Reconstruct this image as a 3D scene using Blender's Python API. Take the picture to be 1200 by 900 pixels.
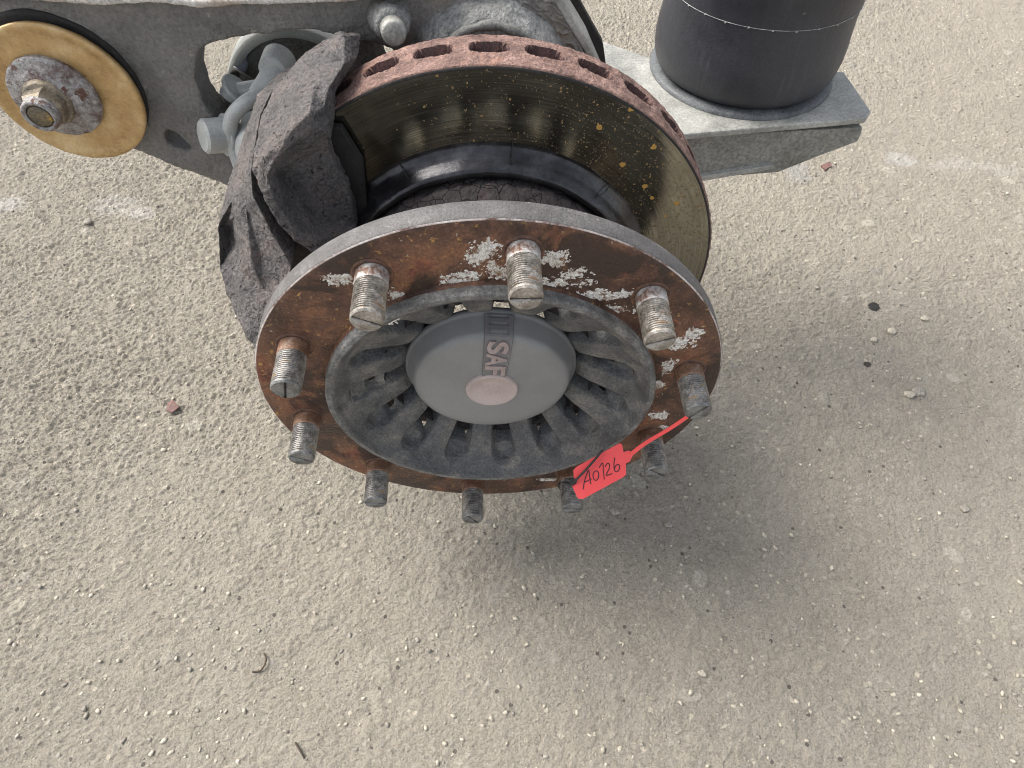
import bpy, bmesh, math, random
import numpy as np
from mathutils import Vector, Matrix, noise, geometry
R_ = math.radians
random.seed(7)
for o in list(bpy.data.objects): bpy.data.objects.remove(o)
S = bpy.context.scene
C = S.collection

# ------------------------------------------------------------------ camera
CAM = Vector((0.00304, -0.32071, 0.46747))
FPX = 768.25                                   # focal length in pixels of a 1200 px wide picture
yaw, pit, rol = -0.0443869, 0.9532862, 0.0108225
F = Vector((-math.sin(yaw)*math.cos(pit), math.cos(yaw)*math.cos(pit), -math.sin(pit)))
Rr = Vector((math.cos(yaw), math.sin(yaw), 0)); Uu = Rr.cross(F)
RX = math.cos(rol)*Rr + math.sin(rol)*Uu; UX = -math.sin(rol)*Rr + math.cos(rol)*Uu
cd = bpy.data.cameras.new('camera'); cam = bpy.data.objects.new('camera', cd); C.objects.link(cam)
cd.sensor_width = 36; cd.lens = FPX/1200*36; cd.clip_start = .01; cd.clip_end = 200
M = Matrix((( RX.x, UX.x, -F.x, CAM.x), (RX.y, UX.y, -F.y, CAM.y), (RX.z, UX.z, -F.z, CAM.z), (0, 0, 0, 1)))
cam.matrix_world = M; S.camera = cam
# ------------------------------------------------------------------ sky, sun, exposure
SUN = Vector((-0.58, 0.28, 0.76)).normalized()      # towards the sun: behind and left of the axle
w = bpy.data.worlds.new('World'); S.world = w; w.use_nodes = True
wn = w.node_tree.nodes; wl = w.node_tree.links
sky = wn.new('ShaderNodeTexSky'); sky.sky_type = 'NISHITA'; sky.sun_disc = False
sky.sun_elevation = math.asin(SUN.z); sky.sun_rotation = math.atan2(SUN.x, SUN.y)
sky.air_density = 1.0; sky.dust_density = 3.0; sky.ozone_density = .6
hs_ = wn.new('ShaderNodeHueSaturation'); hs_.inputs['Saturation'].default_value = .35      # thin bright haze: a whitish sky
wl.new(sky.outputs[0], hs_.inputs['Color']); wl.new(hs_.outputs[0], wn['Background'].inputs[0]); wn['Background'].inputs[1].default_value = .15
sd = bpy.data.lights.new('sun', 'SUN'); sd.energy = 2.5; sd.angle = R_(34); sd.color = (1, .955, .88)
so = bpy.data.objects.new('sun', sd); C.objects.link(so); so.rotation_euler = SUN.to_track_quat('Z', 'Y').to_euler()
S.cycles.filter_width = 1.0
S.view_settings.view_transform = 'Standard'; S.view_settings.look = 'None'
S.view_settings.exposure = 0.88; S.view_settings.gamma = 1
GZ = -0.27                                          # ground level below the wheel axis

# ------------------------------------------------------------------ helpers
def ray(u, v):
    return F + RX*((u-600)/FPX) + UX*((450-v)/FPX)
def aty(u, v, y):                                   # point of the photo on the upright plane at distance y
    d = ray(u, v); return CAM + d*((y-CAM.y)/d.y)
def atz(u, v, z):
    d = ray(u, v); return CAM + d*((z-CAM.z)/d.z)
def atp(u, v, p0, n):
    d = ray(u, v); return CAM + d*((p0-CAM).dot(n)/d.dot(n))

def link(name, me, mat=None, parent=None, smooth=True):
    o = bpy.data.objects.new(name, me); C.objects.link(o)
    if mat is not None and not me.materials:
        for m in (mat if isinstance(mat, (list, tuple)) else [mat]): me.materials.append(m)
    if parent is not None:
        o.parent = parent
        q = parent; loc = Vector((0, 0, 0))
        while q is not None:
            if q.type == 'EMPTY': loc = q.location.copy()
            q = q.parent
        if parent.type == 'EMPTY': o.matrix_parent_inverse = Matrix.Translation(-loc)
    if smooth: me.polygons.foreach_set('use_smooth', [True]*len(me.polygons))
    return o
def thing(name, label, cat, loc=(0, 0, 0), group=None):
    o = bpy.data.objects.new(name, None); C.objects.link(o); o.location = loc
    o.empty_display_size = .05
    return tag(o, label, cat, group)
def tag(o, label, cat, group=None):
    o['label'] = label; o['category'] = cat
    if group: o['group'] = group
    return o
def mesh(name, vs, fs, mi=None):
    me = bpy.data.meshes.new(name); me.from_pydata([tuple(v) for v in vs], [], fs); me.update()
    if mi is not None: me.polygons.foreach_set('material_index', mi)
    return me
def grid_mesh(name, P, wrap_u=False, mi=None):
    """P: (nv, nu, 3) numpy grid"""
    nv, nu, _ = P.shape
    idx = np.arange(nv*nu).reshape(nv, nu)
    if wrap_u: idx = np.concatenate([idx, idx[:, :1]], 1)
    q = np.stack([idx[:-1, :-1], idx[:-1, 1:], idx[1:, 1:], idx[1:, :-1]], -1).reshape(-1, 4)
    me = bpy.data.meshes.new(name)
    me.vertices.add(nv*nu); me.vertices.foreach_set('co', P.reshape(-1).astype(np.float32))
    me.loops.add(q.size); me.loops.foreach_set('vertex_index', q.reshape(-1).astype(np.int32))
    me.polygons.add(len(q)); me.polygons.foreach_set('loop_start', np.arange(0, q.size, 4, dtype=np.int32))
    if mi is not None:
        me.polygons.foreach_set('material_index', np.repeat(np.array(mi, np.int32), idx.shape[1]-1))
    me.update(calc_edges=True); me.validate(); return me
def resample(prof, step):
    out = [prof[0]]; seg = []
    for i in range(len(prof)-1):
        a, b = prof[i], prof[i+1]; n = max(1, int(math.ceil(math.dist(a[:2], b[:2])/step)))
        for k in range(1, n+1):
            t = k/n; out.append((a[0]+(b[0]-a[0])*t, a[1]+(b[1]-a[1])*t)); seg.append(i)
    return out, seg
def lathe_y(name, prof, n=128, step=None, disp=None, mats_of=None):
    """profile of (radius, y) turned about the wheel axis (Y); disp(r, y, th) -> r, y arrays"""
    seg = list(range(len(prof)-1))
    if step: prof, seg = resample(prof, step)
    a = np.array(prof); th = np.linspace(0, 2*np.pi, n, endpoint=False)
    r = np.repeat(a[:, :1], n, 1); y = np.repeat(a[:, 1:2], n, 1); T = np.repeat(th[None], len(a), 0)
    if disp: r, y = disp(r, y, T)
    P = np.stack([r*np.sin(T), y, r*np.cos(T)], -1)
    return grid_mesh(name, P[:, ::-1], True, [mats_of[s] for s in seg] if mats_of else None)
def lathe_z(name, prof, n=96):
    a = np.array(prof); th = np.linspace(0, 2*np.pi, n, endpoint=False)
    r = a[:, :1]; P = np.stack([r*np.cos(th), r*np.sin(th), np.repeat(a[:, 1:2], n, 1)], -1)
    return grid_mesh(name, P, True)
def bm_mesh(name, bm):
    bmesh.ops.recalc_face_normals(bm, faces=bm.faces)
    me = bpy.data.meshes.new(name); bm.to_mesh(me); bm.free(); return me
def tube(name, pts, r, n=10, closed=False):
    pts = [Vector(p) for p in pts]; vs = []; fs = []
    rr = r if isinstance(r, (list, tuple)) else [r]*len(pts)
    up = None
    for i, p in enumerate(pts):
        t = (pts[min(i+1, len(pts)-1)]-pts[max(i-1, 0)]).normalized()
        if up is None: up = t.orthogonal().normalized()
        up = (up - t*up.dot(t)).normalized(); b = t.cross(up)
        for k in range(n):
            a = 2*math.pi*k/n; vs.append(p+(up*math.cos(a)+b*math.sin(a))*rr[i])
    for i in range(len(pts)-1):
        for k in range(n):
            a = i*n+k; b = i*n+(k+1) % n; fs.append((a, b, b+n, a+n))
    fs.append(tuple(range(n))[::-1]); fs.append(tuple(range((len(pts)-1)*n, len(pts)*n)))
    return mesh(name, vs, fs)
def smooth_path(pts, k=6):
    pts = [Vector(p) for p in pts]; q = [pts[0]]+pts+[pts[-1]]; out = []
    for i in range(1, len(q)-2):
        for s in range(k):
            t = s/k; a, b, c, d = q[i-1], q[i], q[i+1], q[i+2]
            out.append(.5*((2*b)+(c-a)*t+(2*a-5*b+4*c-d)*t*t+(3*b-a-3*c+d)*t**3))
    out.append(pts[-1]); return out
def prism(name, poly, off, bevel=0):
    """closed polygon of 3D points swept by vector off"""
    bm = bmesh.new(); a = [bm.verts.new(p) for p in poly]; b = [bm.verts.new(Vector(p)+Vector(off)) for p in poly]
    bm.faces.new(a); bm.faces.new(b[::-1]); n = len(a)
    for i in range(n): bm.faces.new((a[i], b[i], b[(i+1) % n], a[(i+1) % n]))
    bmesh.ops.recalc_face_normals(bm, faces=bm.faces)
    if bevel: bmesh.ops.bevel(bm, geom=bm.edges[:], offset=bevel, segments=2, affect='EDGES', profile=.5)
    return bm_mesh(name, bm)
def cyl(name, a, b, r1, r2=None, n=24, bevel=0.0):
    a = Vector(a); b = Vector(b); r2 = r1 if r2 is None else r2; t = (b-a).normalized(); L = (b-a).length
    pr = [(0, 0), (max(r1-bevel, 0), 0), (r1, bevel), (r2, L-bevel), (max(r2-bevel, 0), L), (0, L)]
    up = t.orthogonal().normalized(); s = t.cross(up); vs = []; fs = []
    for (r, h) in pr:
        for k in range(n):
            an = 2*math.pi*k/n; vs.append(a+t*h+(up*math.cos(an)+s*math.sin(an))*r)
    for i in range(len(pr)-1):
        for k in range(n):
            q = i*n+k; e = i*n+(k+1) % n; fs.append((q, e, e+n, q+n))
    bm = bmesh.new(); me = mesh(name, vs, fs); bm.from_mesh(me); bmesh.ops.remove_doubles(bm, verts=bm.verts, dist=1e-6)
    bpy.data.meshes.remove(me); return bm_mesh(name, bm)
def auto_sharp(o, deg=35):
    me = o.data; bm = bmesh.new(); bm.from_mesh(me)
    for e in bm.edges:
        if len(e.link_faces) == 2 and e.calc_face_angle(0) > R_(deg): e.smooth = False
    bm.to_mesh(me); bm.free(); return o
def rough_skin(o, levels, rounds, disps):
    m = o.modifiers.new('split', 'SUBSURF'); m.subdivision_type = 'SIMPLE'; m.levels = m.render_levels = levels
    m = o.modifiers.new('round', 'SMOOTH'); m.iterations = rounds; m.factor = .5
    add_relief(o, disps)
def add_relief(o, disps):
    for i, (typ, size, st, mid) in enumerate(disps):
        t = bpy.data.textures.new('relief', typ); t.noise_scale = size
        if typ == 'CLOUDS': t.noise_depth = 3
        m = o.modifiers.new('relief', 'DISPLACE'); m.texture = t; m.strength = st; m.mid_level = mid; m.texture_coords = 'LOCAL'
def rough_cast(o, voxel, rounds, disps):
    """voxel-remesh a closed coarse form, round it and give it the cast relief"""
    m = o.modifiers.new('remesh', 'REMESH'); m.mode = 'VOXEL'; m.voxel_size = voxel; m.use_smooth_shade = True
    if rounds: m = o.modifiers.new('round', 'SMOOTH'); m.iterations = rounds; m.factor = .5
    for i, (typ, size, st, mid) in enumerate(disps):
        t = bpy.data.textures.new('relief', typ)
        t.noise_scale = size
        if typ == 'CLOUDS': t.noise_depth = 3
        if typ == 'MUSGRAVE': t.octaves = 3
        m = o.modifiers.new('relief', 'DISPLACE'); m.texture = t; m.strength = st; m.mid_level = mid; m.texture_coords = 'LOCAL'

# ------------------------------------------------------------------ materials
def ramp(nt, fac, stops, interp='LINEAR'):
    n = nt.nodes.new('ShaderNodeValToRGB'); n.color_ramp.interpolation = interp
    e = n.color_ramp.elements
    while len(e) < len(stops): e.new(.5)
    for i, (p, c) in enumerate(stops):
        e[i].position = p; e[i].color = (*c, 1) if len(c) == 3 else c
    nt.links.new(fac, n.inputs[0]); return n.outputs[0]
def tex(nt, kind, scale, detail=4, rough=.55, vec=None, dist=0, out=0, **kw):
    n = nt.nodes.new('ShaderNodeTex'+kind)
    if 'Scale' in n.inputs: n.inputs['Scale'].default_value = scale
    if kind == 'Noise':
        n.inputs['Detail'].default_value = detail; n.inputs['Roughness'].default_value = rough; n.inputs['Distortion'].default_value = dist
    for k, v in kw.items():
        if hasattr(n, k): setattr(n, k, v)
        else: n.inputs[k].default_value = v
    nt.links.new(vec, n.inputs['Vector'])
    return n.outputs[out]
def mixc(nt, fac, a, b, mode='MIX'):
    n = nt.nodes.new('ShaderNodeMix'); n.data_type = 'RGBA'; n.blend_type = mode
    for s, v in ((n.inputs[0], fac), (n.inputs[6], a), (n.inputs[7], b)):
        if isinstance(v, (int, float)): s.default_value = v
        elif isinstance(v, tuple): s.default_value = (*v, 1)
        else: nt.links.new(v, s)
    return n.outputs[2]
def mth(nt, op, a, b=0.0, clamp=False):
    n = nt.nodes.new('ShaderNodeMath'); n.operation = op; n.use_clamp = clamp
    for s, v in ((n.inputs[0], a), (n.inputs[1], b)):
        if isinstance(v, (int, float)): s.default_value = v
        else: nt.links.new(v, s)
    return n.outputs[0]
def new_mat(name):
    m = bpy.data.materials.new(name); m.use_nodes = True; nt = m.node_tree
    b = nt.nodes['Principled BSDF']; tc = nt.nodes.new('ShaderNodeTexCoord')
    geo = nt.nodes.new('ShaderNodeNewGeometry')
    return m, nt, b, tc.outputs['Object'], geo
def bump(nt, b, hs):
    prev = None
    for h, st, dist in hs:
        n = nt.nodes.new('ShaderNodeBump'); n.inputs['Strength'].default_value = st; n.inputs['Distance'].default_value = dist
        nt.links.new(h, n.inputs['Height'])
        if prev is not None: nt.links.new(prev, n.inputs['Normal'])
        prev = n.outputs[0]
    nt.links.new(prev, b.inputs['Normal'])
def surf(name, stops, scale=60, rough=.6, metal=0, fine=400, bst=.3, bd=.001, spots=None, rvar=.15, spec=.5, extra=None, cracks=None, grain=1.0):
    """weathered surface: noise through a colour ramp, fine grain, optional spots [(scale, lo, hi, colour, detail)]"""
    m, nt, b, v, geo = new_mat(name)
    n1 = tex(nt, 'Noise', scale, 8, .68, v); n1 = mth(nt, 'ADD', mth(nt, 'MULTIPLY', mth(nt, 'SUBTRACT', n1, .5), 1.7), .5); col = ramp(nt, n1, stops)
    n2 = tex(nt, 'Noise', fine, 6, .7, v)
    g = ramp(nt, n2, [(.33, (1-.45*grain,)*3), (.67, (1+.38*grain,)*3)])
    col = mixc(nt, 1.0, col, g, 'MULTIPLY')
    hs = [(n2, bst, bd), (tex(nt, 'Noise', fine*.25, 5, .6, v), bst, bd*2)]
    for sc, lo, hi, c, det in (spots or []):
        k = ramp(nt, tex(nt, 'Noise', sc, det, .7, v, dist=.4), [(lo, (0, 0, 0)), (hi, (1, 1, 1))])
        col = mixc(nt, k, col, c)
    if cracks:
        sc, wd, dep = cracks
        wv = mixc(nt, .012, v, tex(nt, 'Noise', 25, 4, .6, v, out=1))
        vo = tex(nt, 'Voronoi', sc, vec=wv, feature='DISTANCE_TO_EDGE')
        ck = ramp(nt, vo, [(0, (0, 0, 0)), (wd, (1, 1, 1))]); col = mixc(nt, ck, tuple(.25*x for x in stops[0][1]), col)
        hs.append((ck, .8, dep))
    if extra: col = extra(nt, v, col)
    nt.links.new(col, b.inputs['Base Color'])
    rr = ramp(nt, n1, [(.3, (rough-rvar,)*3), (.7, (min(1, rough+rvar),)*3)]); nt.links.new(rr, b.inputs['Roughness'])
    b.inputs['Metallic'].default_value = metal; b.inputs['Specular IOR Level'].default_value = spec
    bump(nt, b, hs); return m

def ground_mat():
    m, nt, b, v, geo = new_mat('dusty_asphalt')
    at = nt.nodes.new('ShaderNodeAttribute'); at.attribute_name = 'stone'
    big = tex(nt, 'Noise', 2.2, 4, .55, v)
    col = ramp(nt, big, [(.3, (.33, .298, .238)), (.55, (.395, .36, .295)), (.75, (.45, .412, .34))])
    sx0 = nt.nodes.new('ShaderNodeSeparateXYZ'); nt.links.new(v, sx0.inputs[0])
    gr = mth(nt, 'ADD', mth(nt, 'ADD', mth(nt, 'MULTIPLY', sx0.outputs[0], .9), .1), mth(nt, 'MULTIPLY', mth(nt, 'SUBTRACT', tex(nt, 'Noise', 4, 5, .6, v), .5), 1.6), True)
    col = mixc(nt, mth(nt, 'MULTIPLY', gr, .6, True), col, (.31, .285, .24))      # soft shade on the right, painted in as greyer asphalt
    med = tex(nt, 'Noise', 28, 6, .6, v)
    col = mixc(nt, .45, col, ramp(nt, med, [(.3, (.24, .21, .17)), (.62, (.52, .475, .40))]))
    fine = tex(nt, 'Noise', 480, 5, .75, v)
    col = mixc(nt, .55, col, ramp(nt, fine, [(.32, (.10, .09, .072)), (.5, (.38, .345, .29)), (.70, (.66, .61, .52))]))
    # single stones of the asphalt showing their own colour
    sc = ramp(nt, at.outputs['Fac'], [(0, (.42, .38, .32)), (.55, (.44, .40, .33)), (.72, (.50, .45, .36)), (.8, (.36, .34, .32)), (.9, (.55, .50, .41)), (1, (.62, .58, .50))])
    col = mixc(nt, mth(nt, 'MULTIPLY', mth(nt, 'GREATER_THAN', at.outputs['Fac'], .01), .5), col, sc)
    vo = tex(nt, 'Voronoi', 150, vec=v, out=1); vd = tex(nt, 'Voronoi', 150, vec=v, out=0)
    sep = nt.nodes.new('ShaderNodeSeparateColor'); nt.links.new(vo, sep.inputs[0])
    light = mth(nt, 'MULTIPLY', mth(nt, 'GREATER_THAN', sep.outputs[0], .975), mth(nt, 'LESS_THAN', vd, .38))
    col = mixc(nt, light, col, (.60, .54, .44))
    dark = mth(nt, 'MULTIPLY', mth(nt, 'GREATER_THAN', sep.outputs[1], .98), mth(nt, 'LESS_THAN', vd, .33))
    col = mixc(nt, dark, col, (.16, .145, .125))
    # chalky white smears and tar spots where the photo shows them
    sx = nt.nodes.new('ShaderNodeSeparateXYZ'); nt.links.new(v, sx.inputs[0])
    wob = tex(nt, 'Noise', 45, 5, .7, v)
    def blot(px, py, rx, ry, c, k, edge=.35):
        nonlocal col
        P = atz(px, py, GZ)
        dx = mth(nt, 'DIVIDE', mth(nt, 'SUBTRACT', sx.outputs[0], P.x), rx); dy = mth(nt, 'DIVIDE', mth(nt, 'SUBTRACT', sx.outputs[1], P.y), ry)
        d = mth(nt, 'SQRT', mth(nt, 'ADD', mth(nt, 'MULTIPLY', dx, dx), mth(nt, 'MULTIPLY', dy, dy)))
        d = mth(nt, 'ADD', d, mth(nt, 'MULTIPLY', mth(nt, 'SUBTRACT', wob, .5), 2.2))
        f = ramp(nt, d, [(1-edge, (k, k, k)), (1, (0, 0, 0))]); col = mixc(nt, f, col, c)
    for a in ((135, 240, .045, .03, (.66, .64, .60), .3), (165, 250, .025, .02, (.68, .65, .62), .35), (8, 239, .03, .02, (.70, .69, .67), .4),
              (1055, 188, .03, .03, (.6, .6, .59), .35), (1118, 193, .06, .02, (.54, .51, .47), .3), (1172, 196, .05, .02, (.55, .52, .48), .3),
              (1027, 357, .009, .010, (.045, .045, .045), .95, .15), (1018, 425, .005, .0055, (.05, .045, .045), .9, .15),
              (930, 195, .03, .05, (.42, .43, .43), .4)): blot(*a)
    nt.links.new(col, b.inputs['Base Color']); b.inputs['Roughness'].default_value = .93; b.inputs['Specular IOR Level'].default_value = .15
    vs_ = tex(nt, 'Voronoi', 330, vec=v, out=0); bump(nt, b, [(fine, 1.0, .0022), (vs_, .8, .0022), (vd, .5, .0014), (tex(nt, 'Noise', 210, 6, .75, v), 1.0, .0040)])
    return m

def rotor_face_mat():
    m, nt, b, v, geo = new_mat('worn_disc_face')
    sx = nt.nodes.new('ShaderNodeSeparateXYZ'); nt.links.new(v, sx.inputs[0])
    r = mth(nt, 'SQRT', mth(nt, 'ADD', mth(nt, 'MULTIPLY', sx.outputs[0], sx.outputs[0]), mth(nt, 'MULTIPLY', sx.outputs[2], sx.outputs[2])))
    cb = nt.nodes.new('ShaderNodeCombineXYZ'); nt.links.new(mth(nt, 'MULTIPLY', r, 900), cb.inputs[0])
    th = mth(nt, 'ARCTAN2', sx.outputs[0], sx.outputs[2]); nt.links.new(mth(nt, 'MULTIPLY', th, 2.2), cb.inputs[1])
    g = tex(nt, 'Noise', 1, 3, .7, cb.outputs[0])
    col = ramp(nt, g, [(.3, (.165, .155, .12)), (.5, (.265, .252, .205)), (.7, (.42, .402, .34))])
    grime = tex(nt, 'Noise', 14, 5, .6, v); col = mixc(nt, ramp(nt, grime, [(.45, (0, 0, 0)), (.7, (.6, .6, .6))]), col, (.10, .085, .06))
    # rust freckles, thicker to the right
    side = ramp(nt, mth(nt, 'ADD', mth(nt, 'MULTIPLY', sx.outputs[0], 2.5), .45, True), [(.25, (0, 0, 0)), (.9, (.8, .8, .8))])
    sepv = []
    met = 1.0
    masks = []
    for sc, th1, size, c in ((130, .93, .33, (.50, .28, .06)), (420, .90, .42, (.30, .19, .07)), (700, .72, .42, (.16, .11, .05))):
        vo = nt.nodes.new('ShaderNodeTexVoronoi'); vo.inputs['Scale'].default_value = sc; nt.links.new(mixc(nt, .004, v, tex(nt, 'Noise', 300, 3, .6, v, out=1)), vo.inputs['Vector'])
        sp = nt.nodes.new('ShaderNodeSeparateColor'); nt.links.new(vo.outputs['Color'], sp.inputs[0])
        k = mth(nt, 'MULTIPLY', mth(nt, 'GREATER_THAN', sp.outputs[0], th1), mth(nt, 'LESS_THAN', vo.outputs['Distance'], size))
        k = mth(nt, 'MULTIPLY', k, mth(nt, 'GREATER_THAN', mth(nt, 'ADD', side, .02), sp.outputs[1]))
        col = mixc(nt, k, col, c); masks.append(k)
    nt.links.new(col, b.inputs['Base Color'])
    mk = mth(nt, 'MAXIMUM', masks[0], masks[1], True); mk = mth(nt, 'MAXIMUM', mk, masks[2])
    nt.links.new(mth(nt, 'MULTIPLY', mth(nt, 'SUBTRACT', 1, mk), .95), b.inputs['Metallic'])
    rr = mth(nt, 'ADD', mth(nt, 'MULTIPLY', g, .15), .015); nt.links.new(mth(nt, 'ADD', rr, mth(nt, 'MULTIPLY', mk, .5)), b.inputs['Roughness'])
    bump(nt, b, [(g, .12, .0004), (mk, .5, .0005)]); return m

def crust_extra(nt, v, col):                       # rusty flange: grease streaks near the stud holes
    n = tex(nt, 'Noise', 17, 8, .65, v, dist=.6)
    col = mixc(nt, ramp(nt, n, [(.48, (0, 0, 0)), (.57, (.88, .88, .88))]), col, (.035, .022, .018))
    return col
M_ground = ground_mat()
M_flange = surf('rusty_machined_face', [(.2, (.035, .022, .017)), (.36, (.085, .042, .028)), (.5, (.145, .072, .048)), (.62, (.24, .115, .062)), (.74, (.20, .07, .045)), (.85, (.12, .06, .04))], 14, .5, .15, 420, .7, .0009,
                spots=[(150, .60, .66, (.46, .26, .08), 6), (60, .64, .70, (.30, .11, .06), 5), (300, .66, .70, (.42, .38, .34), 3)], extra=crust_extra, rvar=.2)
M_rim = surf('grey_cast_rim', [(.3, (.085, .08, .078)), (.6, (.128, .122, .12)), (.8, (.17, .162, .158))], 50, .7, .1, 700, .5, .0008, spots=[(90, .68, .74, (.45, .43, .41), 3)])
M_edge = surf('worn_bright_edge', [(.35, (.14, .08, .06)), (.5, (.42, .36, .34)), (.8, (.66, .62, .59))], 40, .5, .2, 500, .3, .0005)
M_bowl = surf('dark_grey_casting', [(.25, (.072, .073, .076)), (.5, (.122, .122, .122)), (.65, (.18, .172, .16)), (.8, (.225, .21, .185))], 38, .6, .15, 450, .7, .0012)
M_bowlrim = surf('grey_rim_of_casting', [(.25, (.10, .10, .098)), (.5, (.17, .17, .166)), (.7, (.26, .255, .24))], 60, .6, .15, 450, .8, .0012, spots=[(45, .64, .7, (.20, .11, .07), 5)])
M_black = surf('black_grime_and_shade', [(.3, (.012, .011, .011)), (.7, (.03, .027, .025))], 60, .8, 0, 300, .4, .001)  # black grime and parts, also shade painted into gaps and slots
M_cap = surf('grey_plastic_cap', [(.3, (.205, .206, .208)), (.7, (.25, .25, .25))], 12, .36, 0, 900, .10, .0003, rvar=.05, spots=[(35, .72, .8, (.3, .3, .3), 3)], grain=0.25)
M_strap = surf('dark_plastic_strap', [(.3, (.15, .144, .148)), (.7, (.185, .175, .18))], 30, .45, 0, 900, .1, .0003, rvar=.05, grain=0.2)
M_letter = surf('worn_pinkish_letters', [(.3, (.30, .235, .225)), (.7, (.38, .31, .295))], 60, .6, 0, 800, .2, .0003, grain=0.4)
M_pink = surf('pinkish_disc', [(.3, (.42, .34, .32)), (.7, (.50, .415, .39))], 40, .6, 0, 800, .15, .0003, grain=0.3)
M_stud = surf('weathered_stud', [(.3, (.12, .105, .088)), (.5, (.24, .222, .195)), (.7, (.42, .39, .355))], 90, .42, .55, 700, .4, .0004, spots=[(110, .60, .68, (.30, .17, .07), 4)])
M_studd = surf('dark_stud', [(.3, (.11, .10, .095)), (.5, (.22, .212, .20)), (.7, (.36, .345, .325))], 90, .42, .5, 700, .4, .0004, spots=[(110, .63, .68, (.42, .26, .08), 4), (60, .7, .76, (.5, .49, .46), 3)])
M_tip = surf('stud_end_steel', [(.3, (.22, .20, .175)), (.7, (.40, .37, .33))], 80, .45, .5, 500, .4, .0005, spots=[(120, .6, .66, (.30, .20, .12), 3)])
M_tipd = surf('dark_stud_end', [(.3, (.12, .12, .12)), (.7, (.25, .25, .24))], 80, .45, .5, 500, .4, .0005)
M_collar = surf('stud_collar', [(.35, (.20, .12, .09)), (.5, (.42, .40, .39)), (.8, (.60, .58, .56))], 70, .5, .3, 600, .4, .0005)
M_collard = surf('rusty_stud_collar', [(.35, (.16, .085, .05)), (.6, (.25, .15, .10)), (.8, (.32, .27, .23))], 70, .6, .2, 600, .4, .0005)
M_crust = surf('pale_crust', [(.25, (.40, .32, .26)), (.4, (.70, .66, .60)), (.55, (.86, .84, .79))], 140, .9, 0, 500, .9, .0012, spots=[(200, .53, .60, (.24, .13, .08), 5), (60, .58, .68, (.30, .18, .11), 5)])
M_pinkrust = surf('pink_brown_rust', [(.3, (.145, .085, .070)), (.5, (.25, .152, .124)), (.7, (.35, .225, .19))], 70, .9, 0, 500, .9, .0015, spots=[(26, .6, .75, (.36, .19, .13), 4), (200, .6, .66, (.13, .07, .07), 3)])
M_slot = surf('shaded_vent_rust', [(.3, (.06, .033, .033)), (.7, (.12, .065, .06))], 70, .95, 0, 500, .9, .0015)
M_face = rotor_face_mat()
M_shoulder = surf('polished_dark_neck', [(.25, (.03, .028, .030)), (.5, (.055, .054, .058)), (.8, (.10, .10, .105))], 30, .24, .75, 300, .25, .0005, rvar=.08, grain=0.4)
M_blocker = surf('brown_light_blocker', [(.3, (.03, .024, .02)), (.5, (.085, .065, .05)), (.7, (.19, .15, .115))], 45, .85, 0, 350, .9, .0015)
M_barrel = surf('cracked_burnt_iron', [(.3, (.035, .028, .028)), (.6, (.065, .055, .055)), (.8, (.085, .06, .055))], 40, .75, .1, 300, .8, .0015, cracks=(75, .035, .0015))
M_cal = surf('burnt_cast_iron', [(.22, (.10, .092, .09)), (.5, (.20, .185, .18)), (.66, (.265, .228, .212)), (.8, (.20, .185, .18))], 34, .82, .05, 420, 1.0, .0028, spots=[(55, .62, .70, (.26, .19, .165), 4), (190, .61, .66, (.05, .045, .045), 3)])
M_cal2 = surf('dark_cast_recess', [(.3, (.05, .045, .05)), (.7, (.095, .085, .09))], 50, .85, .05, 380, .9, .0016)
M_arm = surf('dirty_grey_casting', [(.25, (.11, .107, .103)), (.45, (.18, .175, .168)), (.6, (.225, .215, .20)), (.78, (.29, .27, .24))], 9, .6, .1, 300, .8, .0018, spots=[(9, .56, .72, (.26, .20, .125), 5), (120, .66, .72, (.30, .28, .25), 3)], grain=.6)
M_strip = surf('pale_top_flange', [(.3, (.36, .30, .25)), (.5, (.50, .47, .43)), (.7, (.60, .585, .55))], 14, .8, 0, 400, .6, .001, spots=[(17, .6, .7, (.42, .22, .14), 5)])
M_plate = surf('galvanised_plate', [(.3, (.24, .24, .22)), (.5, (.34, .34, .315)), (.7, (.44, .435, .405))], 24, .6, .2, 350, .5, .001, spots=[(60, .68, .76, (.22, .22, .20), 4)], grain=0.7)
M_plateb = surf('dusty_grey_box', [(.3, (.17, .17, .15)), (.5, (.23, .228, .205)), (.75, (.29, .285, .26))], 24, .7, .1, 300, .5, .001, spots=[(50, .66, .75, (.14, .12, .08), 4)])
def streaks(nt, v, col):                            # dusty runs down the rubber
    mp = nt.nodes.new('ShaderNodeMapping'); mp.inputs['Scale'].default_value = (1, 1, .06); nt.links.new(v, mp.inputs[0])
    n = tex(nt, 'Noise', 130, 5, .6, mp.outputs[0]); k = ramp(nt, n, [(.52, (0, 0, 0)), (.75, (.45, .45, .45))])
    big = ramp(nt, tex(nt, 'Noise', 12, 4, .6, v), [(.45, (.15, .15, .15)), (.7, (1, 1, 1))])
    return mixc(nt, mixc(nt, 1, k, big, 'MULTIPLY'), col, (.14, .14, .145))
M_rubber = surf('black_rubber', grain=0.6, stops=[(.3, (.024, .025, .031)), (.7, (.042, .043, .052))], scale=9, rough=.5, fine=600, bst=.35, bd=.0005, spots=[(160, .70, .76, (.13, .13, .135), 3)], rvar=.06, extra=streaks)
M_line = surf('pale_mould_line', [(.3, (.18, .18, .18)), (.7, (.36, .36, .36))], 60, .6)
M_ring = surf('dark_grey_ring', [(.3, (.07, .075, .08)), (.7, (.14, .15, .155))], 40, .6, .1, 400, .4, .0008)
M_tan = surf('rusty_tan_washer', [(.25, (.33, .20, .085)), (.5, (.47, .31, .135)), (.75, (.62, .46, .25))], 16, .36, .3, 500, .35, .0006, spots=[(70, .66, .74, (.22, .13, .07), 5), (22, .64, .8, (.50, .41, .27), 4)], grain=0.3)
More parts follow.
